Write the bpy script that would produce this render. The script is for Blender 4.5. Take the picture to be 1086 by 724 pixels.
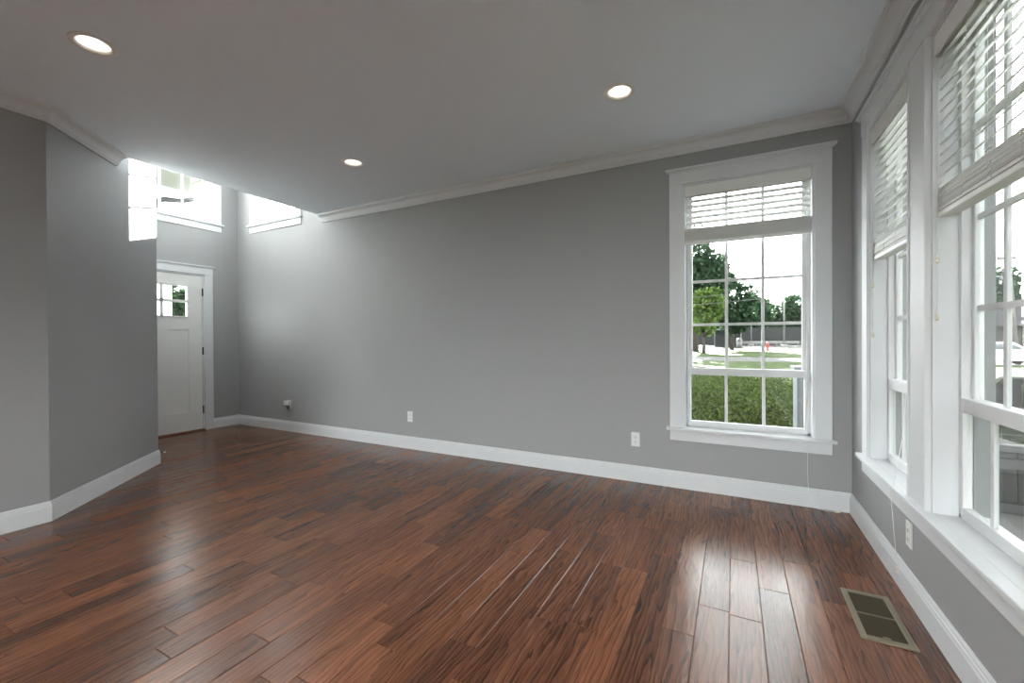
import bpy, math, random
import numpy as np
from mathutils import Vector, Matrix

for o in list(bpy.data.objects):
    bpy.data.objects.remove(o, do_unlink=True)
S = bpy.context.scene
COL = S.collection
R = math.radians

# ------------------------------------------------------------------ camera
F_PX, H = 453.46, 1.195
yaw, pitch, roll = R(27.387), R(-0.317), R(-0.287)
cy, sy = math.cos(yaw), math.sin(yaw)
fw = Vector((-sy * math.cos(pitch), cy * math.cos(pitch), math.sin(pitch)))
rt = Vector((cy, sy, 0)); up = rt.cross(fw)
rt, up = rt * math.cos(roll) + up * math.sin(roll), -rt * math.sin(roll) + up * math.cos(roll)
cd = bpy.data.cameras.new('camera')
cam = bpy.data.objects.new('camera', cd); COL.objects.link(cam)
cd.sensor_width = 36.0; cd.lens = F_PX * 36.0 / 1086.0
cd.clip_start = 0.05; cd.clip_end = 600
M = Matrix.Identity(4)
for i, v in enumerate((rt, up, -fw)):
    for k in range(3):
        M[k][i] = v[k]
M[0][3], M[1][3], M[2][3] = 0, 0, H
cam.matrix_world = M
S.camera = cam

# ------------------------------------------------------------------ light and exposure
S.view_settings.view_transform = 'Standard'
S.view_settings.look = 'None'
S.view_settings.gamma = 1.0
S.view_settings.use_curve_mapping = False
S.view_settings.exposure = 3.8
SKY_SUN, SKY_FAR, SUN, LENS, FILL_W = 1.15, 2.05, 9.0, 0.42, 1.8
W = bpy.data.worlds.new('overcast_sky'); S.world = W; W.use_nodes = True
bg = W.node_tree.nodes['Background']
bg.inputs[0].default_value = (0.97, 0.985, 1.0, 1)
_wn = W.node_tree.nodes; _wl = W.node_tree.links     # hazy sky, brightest away from the sun and towards the horizon
_tc = _wn.new('ShaderNodeTexCoord'); _sp = _wn.new('ShaderNodeSeparateXYZ'); _dot = _wn.new('ShaderNodeVectorMath'); _dot.operation = 'DOT_PRODUCT'
_dot.inputs[1].default_value = Vector((-0.2, 1.0, 0.40)).normalized()
def _ramp(a, b, c, d):
    n = _wn.new('ShaderNodeMapRange'); n.interpolation_type = 'SMOOTHSTEP'
    for k, v in zip(('From Min', 'From Max', 'To Min', 'To Max'), (a, b, c, d)): n.inputs[k].default_value = v
    return n
_ms = _ramp(-0.15, 0.85, SKY_FAR, SKY_SUN); _mz = _ramp(0.25, 0.80, 1.0, 0.10); _mu = _wn.new('ShaderNodeMath'); _mu.operation = 'MULTIPLY'
_wl.new(_tc.outputs['Generated'], _sp.inputs[0]); _wl.new(_tc.outputs['Generated'], _dot.inputs[0])
_wl.new(_dot.outputs['Value'], _ms.inputs['Value']); _wl.new(_sp.outputs['Z'], _mz.inputs['Value'])
_wl.new(_ms.outputs['Result'], _mu.inputs[0]); _wl.new(_mz.outputs['Result'], _mu.inputs[1]); _wl.new(_mu.outputs[0], bg.inputs[1])
sd = bpy.data.lights.new('sun', 'SUN'); sd.energy = SUN; sd.angle = R(0.6); sd.color = (1.0, 0.97, 0.92)
sun = bpy.data.objects.new('sun', sd); COL.objects.link(sun)
sun.rotation_euler = Vector((0.2, -1.0, -0.40)).to_track_quat('-Z', 'Y').to_euler()
sun.location = (-8, 40, 20)

# ------------------------------------------------------------------ room measures (metres)
RX, BY, FX = 0.715, 3.645, -6.31           # right wall, back wall, entry wall faces
CEIL, FC, CEDGE = 2.74, 5.3, -4.54         # ceiling, foyer ceiling, edge of the lower ceiling
REAR = -5.2
A = (-4.045, 1.105); B = (-4.987, 2.110)   # ends of the 45 degree wall
WT = 0.17
GZ = -0.45                                 # ground outside

# ------------------------------------------------------------------ materials
def mat(name, color, rough=0.5, metal=0.0, **kw):
    m = bpy.data.materials.new(name); m.use_nodes = True
    b = m.node_tree.nodes['Principled BSDF']
    b.inputs['Base Color'].default_value = (*color, 1)
    b.inputs['Roughness'].default_value = rough
    b.inputs['Metallic'].default_value = metal
    for k, v in kw.items():
        b.inputs[k].default_value = v
    return m

def nd(m, t, **inp):
    n = m.node_tree.nodes.new(t)
    for k, v in inp.items():
        n.inputs[k].default_value = v
    return n

def link(m, a, b): m.node_tree.links.new(a, b)
def bsdf(m): return m.node_tree.nodes['Principled BSDF']

def add_bump(m, scale, strength, dist=0.002, detail=3.0):
    tc = nd(m, 'ShaderNodeTexCoord'); n = nd(m, 'ShaderNodeTexNoise', Scale=scale, Detail=detail)
    bp = nd(m, 'ShaderNodeBump', Strength=strength, Distance=dist)
    link(m, tc.outputs['Object'], n.inputs['Vector']); link(m, n.outputs['Fac'], bp.inputs['Height'])
    link(m, bp.outputs['Normal'], bsdf(m).inputs['Normal'])

def noise_color(m, scale, c1, c2, lo=0.35, hi=0.65, detail=4.0, coord='Object', stretch=None):
    tc = nd(m, 'ShaderNodeTexCoord'); n = nd(m, 'ShaderNodeTexNoise', Scale=scale, Detail=detail)
    src = tc.outputs[coord]
    if stretch:
        mp = nd(m, 'ShaderNodeMapping'); mp.inputs['Scale'].default_value = stretch
        link(m, src, mp.inputs['Vector']); src = mp.outputs['Vector']
    rp = nd(m, 'ShaderNodeValToRGB')
    rp.color_ramp.elements[0].position = lo; rp.color_ramp.elements[0].color = (*c1, 1)
    rp.color_ramp.elements[1].position = hi; rp.color_ramp.elements[1].color = (*c2, 1)
    link(m, src, n.inputs['Vector']); link(m, n.outputs['Fac'], rp.inputs['Fac'])
    link(m, rp.outputs['Color'], bsdf(m).inputs['Base Color'])
    return rp

WALL = mat('grey_wall_paint', (0.362, 0.368, 0.374), 0.62); add_bump(WALL, 260, 0.08)
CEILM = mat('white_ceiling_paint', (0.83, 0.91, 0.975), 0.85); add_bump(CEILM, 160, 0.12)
TRIM = mat('white_trim_paint', (0.72, 0.74, 0.762), 0.5, **{'Specular IOR Level': 0.3})
VINYL = mat('white_window_vinyl', (0.71, 0.72, 0.735), 0.5, **{'Specular IOR Level': 0.3})
FRAME_SHADE = mat('frame_shade_grey', (0.16, 0.165, 0.165), 0.6)  # grey that paints shade onto the outer window frame
BLIND = mat('white_blind_slat', (0.82, 0.82, 0.81), 0.45)
CORD = mat('white_cord', (0.80, 0.80, 0.78), 0.7)
TASSEL = mat('ivory_plastic', (0.74, 0.71, 0.60), 0.4)
DOORM = mat('white_door_paint', (0.80, 0.80, 0.79), 0.35)
HINGE = mat('dark_bronze', (0.05, 0.045, 0.04), 0.4, 0.8)
PLATE = mat('white_plastic', (0.82, 0.82, 0.81), 0.35)
SLOT = mat('dark_slot', (0.03, 0.03, 0.03), 0.6)
DARKPL = mat('dark_grey_plastic', (0.12, 0.12, 0.11), 0.5)
VENTM = mat('antique_brass', (0.25, 0.215, 0.145), 0.45, 0.3)
VENTIN = mat('register_louver', (0.085, 0.07, 0.045), 0.5, 0.3)
DUCT_SHADE = mat('duct_shade_black', (0.012, 0.011, 0.01), 0.8)
THRESH = mat('oak_threshold', (0.13, 0.06, 0.03), 0.4); noise_color(THRESH, 30, (0.06, 0.028, 0.016), (0.17, 0.08, 0.04), stretch=(8, 1, 1))
CANM = mat('white_can_trim', (0.85, 0.84, 0.82), 0.4)

GLASS = bpy.data.materials.new('window_glass'); GLASS.use_nodes = True
nt = GLASS.node_tree; nt.nodes.clear()
_o = nt.nodes.new('ShaderNodeOutputMaterial'); _mx = nt.nodes.new('ShaderNodeMixShader')
_t = nt.nodes.new('ShaderNodeBsdfTransparent'); _g = nt.nodes.new('ShaderNodeBsdfGlossy'); _fr = nt.nodes.new('ShaderNodeLayerWeight')
_t.inputs[0].default_value = (0.93, 0.95, 0.94, 1); _g.inputs['Roughness'].default_value = 0.0; _fr.inputs[0].default_value = 0.5
_p5 = nt.nodes.new('ShaderNodeMath'); _p5.operation = 'POWER'; _p5.inputs[1].default_value = 5.0
_sc = nt.nodes.new('ShaderNodeMath'); _sc.operation = 'MULTIPLY_ADD'; _sc.inputs[1].default_value = 0.96; _sc.inputs[2].default_value = 0.04
nt.links.new(_fr.outputs['Facing'], _p5.inputs[0]); nt.links.new(_p5.outputs[0], _sc.inputs[0])
nt.links.new(_sc.outputs[0], _mx.inputs[0]); nt.links.new(_t.outputs[0], _mx.inputs[1]); nt.links.new(_g.outputs[0], _mx.inputs[2])
nt.links.new(_mx.outputs[0], _o.inputs[0])

LAMP = bpy.data.materials.new('lamp_lens'); LAMP.use_nodes = True
bsdf(LAMP).inputs['Base Color'].default_value = (0.9, 0.88, 0.84, 1)
bsdf(LAMP).inputs['Emission Color'].default_value = (1.0, 0.93, 0.84, 1)
bsdf(LAMP).inputs['Emission Strength'].default_value = LENS

def wood_floor():
    m = mat('dark_walnut_planks', (0.1, 0.05, 0.03), 0.3)
    b = bsdf(m); tc = nd(m, 'ShaderNodeTexCoord'); at = nd(m, 'ShaderNodeAttribute'); at.attribute_name = 'plank'
    off = nd(m, 'ShaderNodeCombineXYZ')
    k1 = nd(m, 'ShaderNodeMath'); k1.operation = 'MULTIPLY'; k1.inputs[1].default_value = 37.0
    k2 = nd(m, 'ShaderNodeMath'); k2.operation = 'MULTIPLY'; k2.inputs[1].default_value = 91.0
    link(m, at.outputs['Fac'], k1.inputs[0]); link(m, at.outputs['Fac'], k2.inputs[0])
    link(m, k1.outputs[0], off.inputs[0]); link(m, k2.outputs[0], off.inputs[1]); link(m, k1.outputs[0], off.inputs[2])
    ad = nd(m, 'ShaderNodeVectorMath'); ad.operation = 'ADD'
    link(m, tc.outputs['Object'], ad.inputs[0]); link(m, off.outputs[0], ad.inputs[1])
    def mapped(sc):
        mp = nd(m, 'ShaderNodeMapping'); mp.inputs['Scale'].default_value = sc
        link(m, ad.outputs[0], mp.inputs['Vector']); return mp.outputs['Vector']
    # grain figure: fine growth lines along the plank, bent into cathedrals by a slow noise
    n1 = nd(m, 'ShaderNodeTexNoise', Scale=1.0, Detail=3.0, Roughness=0.55, Distortion=0.3); link(m, mapped((9.0, 1.1, 1)), n1.inputs['Vector'])
    sx = nd(m, 'ShaderNodeSeparateXYZ'); link(m, ad.outputs[0], sx.inputs[0])
    gx = nd(m, 'ShaderNodeMath'); gx.operation = 'MULTIPLY'; gx.inputs[1].default_value = 42.0; link(m, sx.outputs['X'], gx.inputs[0])
    ph = nd(m, 'ShaderNodeMath'); ph.operation = 'MULTIPLY_ADD'; ph.inputs[1].default_value = 7.5
    link(m, n1.outputs['Fac'], ph.inputs[0]); link(m, gx.outputs[0], ph.inputs[2])
    fr = nd(m, 'ShaderNodeMath'); fr.operation = 'FRACT'; link(m, ph.outputs[0], fr.inputs[0])
    f2 = nd(m, 'ShaderNodeMath'); f2.operation = 'POWER'; f2.inputs[1].default_value = 2.2; link(m, fr.outputs[0], f2.inputs[0])
    # fine pores
    n2 = nd(m, 'ShaderNodeTexNoise', Scale=1.0, Detail=6.0, Roughness=0.7); link(m, mapped((170, 7, 1)), n2.inputs['Vector'])
    # broad tone
    n3 = nd(m, 'ShaderNodeTexNoise', Scale=1.0, Detail=3.0, Roughness=0.6); link(m, mapped((14, 1.1, 1)), n3.inputs['Vector'])
    def madd(a, k, c):
        q = nd(m, 'ShaderNodeMath'); q.operation = 'MULTIPLY_ADD'; q.inputs[1].default_value = k
        link(m, a, q.inputs[0])
        if isinstance(c, float): q.inputs[2].default_value = c
        else: link(m, c, q.inputs[2])
        return q.outputs[0]
    sm = madd(f2.outputs[0], -0.24, 0.16)
    sm = madd(n2.outputs['Fac'], 0.66, sm)
    sm = madd(n3.outputs['Fac'], 0.40, sm)
    sm = madd(at.outputs['Fac'], 0.21, sm)
    rp = nd(m, 'ShaderNodeValToRGB'); e = rp.color_ramp.elements
    e[0].position = 0.32; e[0].color = (0.012, 0.007, 0.005, 1)
    e[1].position = 1.0; e[1].color = (0.330, 0.130, 0.064, 1)
    x = e.new(0.55); x.color = (0.080, 0.031, 0.0175, 1)
    x = e.new(0.75); x.color = (0.178, 0.070, 0.036, 1)
    link(m, sm, rp.inputs['Fac']); link(m, rp.outputs['Color'], b.inputs['Base Color'])
    # hand-scraped relief
    n4 = nd(m, 'ShaderNodeTexNoise', Scale=1.0, Detail=2.0); link(m, mapped((28, 4.5, 1)), n4.inputs['Vector'])
    hsum = nd(m, 'ShaderNodeMath'); hsum.operation = 'MULTIPLY_ADD'; hsum.inputs[1].default_value = 0.25
    link(m, n2.outputs['Fac'], hsum.inputs[0]); link(m, n4.outputs['Fac'], hsum.inputs[2])
    bp = nd(m, 'ShaderNodeBump', Strength=0.4, Distance=0.0022)
    link(m, hsum.outputs[0], bp.inputs['Height']); link(m, bp.outputs['Normal'], b.inputs['Normal'])
    rr = nd(m, 'ShaderNodeMapRange'); rr.inputs['To Min'].default_value = 0.17; rr.inputs['To Max'].default_value = 0.30
    link(m, n3.outputs['Fac'], rr.inputs['Value']); link(m, rr.outputs['Result'], b.inputs['Roughness'])
    return m
FLOORM = wood_floor()

def leaf_mat(name, c1, c2, trans=0.35):
    m = bpy.data.materials.new(name); m.use_nodes = True
    b = bsdf(m); b.inputs['Roughness'].default_value = 0.6
    tc = nd(m, 'ShaderNodeNewGeometry')
    rp = nd(m, 'ShaderNodeValToRGB')
    rp.color_ramp.elements[0].color = (*c1, 1); rp.color_ramp.elements[1].color = (*c2, 1)
    link(m, tc.outputs['Random Per Island'], rp.inputs['Fac'])
    link(m, rp.outputs['Color'], b.inputs['Base Color'])
    tr = nd(m, 'ShaderNodeBsdfTranslucent'); mx = nd(m, 'ShaderNodeMixShader'); mx.inputs[0].default_value = trans
    link(m, rp.outputs['Color'], tr.inputs['Color'])
    out = [n for n in m.node_tree.nodes if n.type == 'OUTPUT_MATERIAL'][0]
    link(m, b.outputs[0], mx.inputs[1]); link(m, tr.outputs[0], mx.inputs[2]); link(m, mx.outputs[0], out.inputs[0])
    return m
LEAF_D = leaf_mat('dark_green_leaves', (0.004, 0.010, 0.005), (0.020, 0.040, 0.020))
LEAF_M = leaf_mat('mid_green_leaves', (0.007, 0.017, 0.008), (0.030, 0.060, 0.026))
LEAF_Y = leaf_mat('yellow_green_leaves', (0.020, 0.040, 0.010), (0.075, 0.11, 0.028), 0.45)
GRASSL = leaf_mat('ground_cover_leaves', (0.008, 0.015, 0.0045), (0.056, 0.078, 0.020), 0.3)
BARK = mat('bark', (0.055, 0.045, 0.038), 0.9); noise_color(BARK, 9, (0.010, 0.009, 0.007), (0.035, 0.030, 0.026), stretch=(4, 4, 0.6))
LAWN = mat('lawn', (0.1, 0.16, 0.04), 0.95); noise_color(LAWN, 2.2, (0.011, 0.020, 0.005), (0.040, 0.062, 0.013), 0.3, 0.7, 8)
STREET = mat('pale_asphalt', (0.36, 0.36, 0.35), 0.9); noise_color(STREET, 1.5, (0.06, 0.06, 0.058), (0.09, 0.09, 0.088))
CONC = mat('concrete', (0.40, 0.39, 0.37), 0.9); noise_color(CONC, 3, (0.07, 0.068, 0.065), (0.105, 0.102, 0.098))
SIDING = mat('white_siding', (0.42, 0.42, 0.43), 0.6)
FENCEM = mat('grey_stained_boards', (0.085, 0.085, 0.082), 0.8); noise_color(FENCEM, 4, (0.016, 0.016, 0.0155), (0.04, 0.04, 0.039), stretch=(12, 12, 0.6))
CAPM = mat('weathered_rail', (0.06, 0.06, 0.06), 0.75)
SCREEN = mat('dark_wind_screen', (0.014, 0.015, 0.0145), 0.9)
METG = mat('grey_metal', (0.07, 0.072, 0.075), 0.5, 0.2)
DARKM = mat('dark_metal', (0.025, 0.025, 0.025), 0.5)
POLEM = mat('weathered_wood_pole', (0.16, 0.14, 0.125), 0.9); noise_color(POLEM, 8, (0.04, 0.036, 0.032), (0.075, 0.07, 0.065), stretch=(5, 5, 0.4))
REDM = mat('red_paint', (0.12, 0.02, 0.012), 0.5)
ROOFM = mat('grey_shingles', (0.10, 0.10, 0.105), 0.9); noise_color(ROOFM, 6, (0.02, 0.02, 0.022), (0.04, 0.04, 0.042))
MESHM = mat('dark_sling_fabric', (0.02, 0.02, 0.02), 0.85)
CHAIRM = mat('pale_metal_tube', (0.16, 0.165, 0.165), 0.4, 0.4)
VANM = mat('white_car_paint', (0.35, 0.35, 0.36), 0.25)
CABM = mat('blue_grey_cabinet_paint', (0.055, 0.065, 0.072), 0.6)
TINT = mat('tinted_car_glass', (0.03, 0.035, 0.04), 0.08)
TYRE = mat('tyre_rubber', (0.02, 0.02, 0.02), 0.8)

for _m in (LEAF_D, LEAF_M, LEAF_Y, GRASSL, BARK, LAWN, STREET, CONC, FENCEM, CAPM, SCREEN, POLEM, ROOFM, MESHM):
    bsdf(_m).inputs['Specular IOR Level'].default_value = 0.06

# ------------------------------------------------------------------ mesh helper
class MB:
    def __init__(s): s.v = []; s.f = []
    def add(s, vs, fs):
        k = len(s.v); s.v += [tuple(p) for p in vs]; s.f += [tuple(i + k for i in f) for f in fs]; return s
    def box(s, x0, x1, y0, y1, z0, z1, rot=None, pivot=None):
        x0, x1 = min(x0, x1), max(x0, x1); y0, y1 = min(y0, y1), max(y0, y1); z0, z1 = min(z0, z1), max(z0, z1)
        vs = [(x, y, z) for z in (z0, z1) for (x, y) in ((x0, y0), (x1, y0), (x1, y1), (x0, y1))]
        if rot is not None:
            pv = Vector(pivot) if pivot else Vector(((x0 + x1) / 2, (y0 + y1) / 2, (z0 + z1) / 2))
            vs = [tuple(rot @ (Vector(p) - pv) + pv) for p in vs]
        return s.add(vs, [(3, 2, 1, 0), (4, 5, 6, 7), (0, 1, 5, 4), (1, 2, 6, 5), (2, 3, 7, 6), (3, 0, 4, 7)])
    def prism(s, poly, z0, z1):
        n = len(poly)
        vs = [(x, y, z0) for x, y in poly] + [(x, y, z1) for x, y in poly]
        return s.add(vs, [tuple(range(n - 1, -1, -1)), tuple(range(n, 2 * n))] + [(i, (i + 1) % n, n + (i + 1) % n, n + i) for i in range(n)])
    def extrude(s, poly, fn, a, b):
        """poly of 2-D points mapped by fn(p, t) for t in a, b"""
        n = len(poly); vs = [fn(p, a) for p in poly] + [fn(p, b) for p in poly]
        return s.add(vs, [tuple(range(n - 1, -1, -1)), tuple(range(n, 2 * n))] + [(i, (i + 1) % n, n + (i + 1) % n, n + i) for i in range(n)])
    def tube(s, pts, r, n=8, cap=True):
        pts = [Vector(p) for p in pts]; rs = r if isinstance(r, (list, tuple)) else [r] * len(pts)
        vs = []; ref = None
        for i, p in enumerate(pts):
            d = (pts[min(i + 1, len(pts) - 1)] - pts[max(i - 1, 0)]).normalized()
            if ref is None: ref = Vector((0, 0, 1)) if abs(d.z) < 0.9 else Vector((1, 0, 0))
            a = d.cross(ref).normalized(); b = d.cross(a).normalized(); ref = -b if False else a.cross(d)
            for k in range(n):
                t = 2 * math.pi * k / n
                vs.append(tuple(p + (a * math.cos(t) + b * math.sin(t)) * rs[i]))
        fs = []
        for i in range(len(pts) - 1):
            for k in range(n):
                fs.append((i * n + k, i * n + (k + 1) % n, (i + 1) * n + (k + 1) % n, (i + 1) * n + k))
        if cap:
            fs.append(tuple(range(n - 1, -1, -1))); fs.append(tuple(range((len(pts) - 1) * n, len(pts) * n)))
        return s.add(vs, fs)
    def lathe(s, prof, c=(0, 0, 0), n=24, closed=False):
        vs = []; m = len(prof)
        for r, z in prof:
            for k in range(n):
                t = 2 * math.pi * k / n; vs.append((c[0] + r * math.cos(t), c[1] + r * math.sin(t), c[2] + z))
        fs = []
        for i in range(m if closed else m - 1):
            j = (i + 1) % m
            for k in range(n):
                fs.append((i * n + k, i * n + (k + 1) % n, j * n + (k + 1) % n, j * n + k))
        if not closed:
            if prof[0][0] > 1e-6: fs.append(tuple(range(n - 1, -1, -1)))
            if prof[-1][0] > 1e-6: fs.append(tuple(range((m - 1) * n, m * n)))
        return s.add(vs, fs)
    def sweep(s, prof, path, g0=None, g1=None):
        """profile of (distance from wall, z) swept along an XY path, room on its left, mitred"""
        P = [Vector(p) for p in path]; ring = []
        for i, p in enumerate(P):
            a = P[i - 1] if i else (Vector(g0) if g0 else None)
            b = P[i + 1] if i < len(P) - 1 else (Vector(g1) if g1 else None)
            d1 = (p - a).normalized() if a is not None else None
            d2 = (b - p).normalized() if b is not None else None
            d1 = d1 if d1 is not None else d2; d2 = d2 if d2 is not None else d1
            n1 = Vector((-d1.y, d1.x)); n2 = Vector((-d2.y, d2.x))
            ring.append((n1 + n2) / (1 + n1.dot(n2)))
        vs = [(p.x + m.x * d, p.y + m.y * d, z) for p, m in zip(P, ring) for d, z in prof]
        n = len(prof); fs = []
        for i in range(len(P) - 1):
            for k in range(n):
                fs.append((i * n + k, i * n + (k + 1) % n, (i + 1) * n + (k + 1) % n, (i + 1) * n + k))
        fs.append(tuple(range(n - 1, -1, -1))); fs.append(tuple(range((len(P) - 1) * n, len(P) * n)))
        return s.add(vs, fs)
    def build(s, name, m, parent=None, bevel=0.0, smooth=False, seg=2):
        me = bpy.data.meshes.new(name); me.from_pydata(s.v, [], s.f); me.validate(); me.update()
        import bmesh
        bm = bmesh.new(); bm.from_mesh(me); bmesh.ops.recalc_face_normals(bm, faces=bm.faces); bm.to_mesh(me); bm.free()
        for mm in (m if isinstance(m, (list, tuple)) else [m]): me.materials.append(mm)
        o = bpy.data.objects.new(name, me); COL.objects.link(o)
        if parent is not None: o.parent = parent
        if smooth:
            for p in me.polygons: p.use_smooth = True
        if bevel:
            b = o.modifiers.new('bevel', 'BEVEL'); b.width = bevel; b.segments = seg; b.limit_method = 'ANGLE'; b.angle_limit = R(40)
        return o

def tag(o, label, cat, group=None, kind=None):
    o['label'] = label; o['category'] = cat
    if group: o['group'] = group
    if kind: o['kind'] = kind
    return o
def struct(o, label, cat): return tag(o, label, cat, kind='structure')
def empty(name, loc=(0, 0, 0), rz=0.0):
    o = bpy.data.objects.new(name, None); COL.objects.link(o); o.location = loc; o.rotation_euler = (0, 0, rz); o.empty_display_size = 0.1
    return o
def copy_tree(o, parent=None):
    c = o.copy(); COL.objects.link(c)
    if parent is not None: c.parent = parent
    for ch in list(o.children): copy_tree(ch, c)
    return c

# ------------------------------------------------------------------ openings
WB = dict(u0=-0.354, u1=0.504, z0=0.487, z1=2.41)                  # back wall window, x range
WR = [(3.197, 2.516), (2.316, 1.635)]             # right wall windows, y range
WFB = (-5.90, -5.02, 2.79, 4.95)                                   # upper foyer window in the back wall
WFF = (2.44, 3.318, 2.79, 4.95)                                    # upper foyer window above the door
DY0, DY1, DZ = 2.236, 3.195, 2.075                                 # door rough opening

# ------------------------------------------------------------------ floor
random.seed(4)
fl = MB(); ids = []
PW = 0.1240
for r in range(-60, 12):
    xa = -0.39 + r * PW; xb = xa + PW
    xa, xb = max(xa, FX - 0.10), min(xb, RX + 0.05)
    if xb - xa < 0.01: continue
    y = REAR - 0.05 - random.random() * 0.9
    y_end = BY + 0.05
    while y < y_end:
        L = random.choice((0.35, 0.5, 0.65, 0.8, 1.0, 1.2)) * random.uniform(0.9, 1.1)
        ya, yb = max(y, REAR - 0.05), min(y + L, y_end)
        y += L
        if yb - ya < 0.02: continue
        g, bv, dz = 0.0006, 0.0020, 0.0018
        t = random.uniform(-0.0006, 0.0)
        o = [(xa + g, ya + g), (xb - g, ya + g), (xb - g, yb - g), (xa + g, yb - g)]
        i = [(xa + g + bv, ya + g + bv), (xb - g - bv, ya + g + bv), (xb - g - bv, yb - g - bv), (xa + g + bv, yb - g - bv)]
        vs = [(p[0], p[1], t) for p in i] + [(p[0], p[1], t - dz) for p in o]
        fl.add(vs, [(0, 1, 2, 3)] + [(4 + k, 4 + (k + 1) % 4, (k + 1) % 4, k) for k in range(4)])
        ids += [random.random()] * 5
nplank = len(fl.f)
fl.box(FX - 0.1, RX + 0.05, REAR - 0.05, BY + 0.05, -0.10, -0.0042)
ids += [0.1] * 6
me = bpy.data.meshes.new('floor'); me.from_pydata(fl.v, [], fl.f); me.update()
at = me.attributes.new('plank', 'FLOAT', 'FACE'); at.data.foreach_set('value', ids)
me.materials.append(FLOORM)
floor = bpy.data.objects.new('floor', me); COL.objects.link(floor)
struct(floor, 'dark reddish-brown hand-scraped plank floor running toward the back wall', 'floor')

# ------------------------------------------------------------------ walls with openings
def wall_cells(u0, u1, z0, z1, holes, grow=0.006):
    holes = [(h[0] - grow, h[1] + grow, h[2] - grow, h[3] + grow) for h in holes]
    us = sorted({u0, u1, *[h[0] for h in holes], *[h[1] for h in holes]}); zs = sorted({z0, z1, *[h[2] for h in holes], *[h[3] for h in holes]})
    for a, b in zip(us, us[1:]):
        run = None
        for c, d in zip(zs, zs[1:]):
            um, zm = (a + b) / 2, (c + d) / 2
            if any(h[0] < um < h[1] and h[2] < zm < h[3] for h in holes):
                if run: yield (a, b, *run)
                run = None
            else: run = (run[0], d) if run else (c, d)
        if run: yield (a, b, *run)

m = MB()
for a, b, c, d in wall_cells(FX - WT, CEDGE + 0.0, -0.1, FC, [WFB]): m.box(a, b, BY, BY + WT, c, d)
for a, b, c, d in wall_cells(CEDGE, RX + WT, -0.1, CEIL + 0.25, [(WB['u0'], WB['u1'], WB['z0'], WB['z1'])]): m.box(a, b, BY, BY + WT, c, d)
struct(m.build('wall_back', WALL), 'long grey painted wall facing the camera with one tall window at its end', 'wall')
m = MB()
for a, b, c, d in wall_cells(REAR, BY, -0.1, CEIL + 0.25, [(w[1], w[0], 0.487, 2.41) for w in WR]): m.box(RX, RX + WT, a, b, c, d)
struct(m.build('wall_right', WALL), 'grey wall under and around the row of tall windows', 'wall')
m = MB()
for a, b, c, d in wall_cells(2.0, BY, -0.1, FC, [WFF, (DY0, DY1, -0.1, DZ)]): m.box(FX - WT, FX, a, b, c, d)
struct(m.build('wall_entry', WALL), 'grey entry wall around the white front door', 'wall')
m = MB(); m.box(FX, B[0], 1.96, B[1], -0.1, FC)
struct(m.build('wall_foyer', WALL), 'grey side wall of the entry behind the slanted wall corner', 'wall')
q = (CEDGE - A[0]) / (B[0] - A[0]); Q = (CEDGE, A[1] + q * (B[1] - A[1]))
m = MB(); m.prism([A, Q, (Q[0] - .11, Q[1] - .12), (A[0] - 0.16, A[1] - 0.07)], -0.1, CEIL + 0.25)
m.prism([Q, B, (B[0], 1.96), (Q[0] - .11, Q[1] - .12)], -0.1, FC)
struct(m.build('wall_angled', WALL), 'grey slanted wall with the bright sunlit patch near its far edge', 'wall')
m = MB(); m.box(A[0] - 0.16, A[0], REAR, A[1] - 0.0, -0.1, CEIL + 0.25)
struct(m.build('wall_left', WALL), 'shadowed grey wall at the near side of the slanted wall', 'wall')
m = MB()
for a, b, c, d in wall_cells(A[0] - 0.16, RX + WT, -0.1, CEIL + 0.25, [(-3.95, -1.10, 0.08, 2.35)]): m.box(a, b, REAR - WT, REAR, c, d)
struct(m.build('wall_rear', WALL), 'grey wall behind the camera with an added wide glazed opening', 'wall')
m = MB(); m.box(CEDGE - 0.12, CEDGE, Q[1] - 0.1, BY, CEIL + 0.25, FC)
m.box(CEDGE - 0.0, CEDGE + 0.12, Q[1] - 0.1, BY, CEIL + 0.25, FC)
m2 = MB(); m2.box(CEDGE, CEDGE + 0.12, Q[1] - 0.1, BY, CEIL + 0.25, FC)
struct(m2.build('wall_upper', WALL), 'upper entry wall standing above the edge of the lower ceiling', 'wall')

# ceiling: one slab, its entry edge open to the two-storey foyer, with round holes left by the cans' own plates
m = MB()
m.prism([(RX, REAR), (RX, BY), (CEDGE, BY), (CEDGE, Q[1]), (A[0], A[1]), (A[0], REAR)], CEIL, CEIL + 0.25)
ceil = m.build('ceiling', CEILM)
CANS = [(-2.955, 0.985), (-0.632, 2.70), (-2.94, 2.683), (-0.632, 0.985), (-2.955, -0.9), (-0.632, -0.9)]
m = MB()
for x, y in CANS: m.lathe([(0.074, -0.05), (0.074, 0.12)], (x, y, CEIL), 40)
ct = m.build('cutter', CEILM)
bo = ceil.modifiers.new('holes', 'BOOLEAN'); bo.object = ct; bo.operation = 'DIFFERENCE'; bo.solver = 'EXACT'
bpy.context.view_layer.update()
nm = bpy.data.meshes.new_from_object(ceil.evaluated_get(bpy.context.evaluated_depsgraph_get()))
ceil.modifiers.clear(); ceil.data = nm
bpy.data.objects.remove(ct, do_unlink=True)
struct(ceil, 'flat white ceiling dotted with round recessed lights', 'ceiling')
m = MB(); m.box(FX - WT, CEDGE + 0.12, 1.6, BY + WT, FC, FC + 0.1)
struct(m.build('ceiling_foyer', CEILM), 'high white ceiling over the two-storey entry', 'ceiling')

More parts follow.
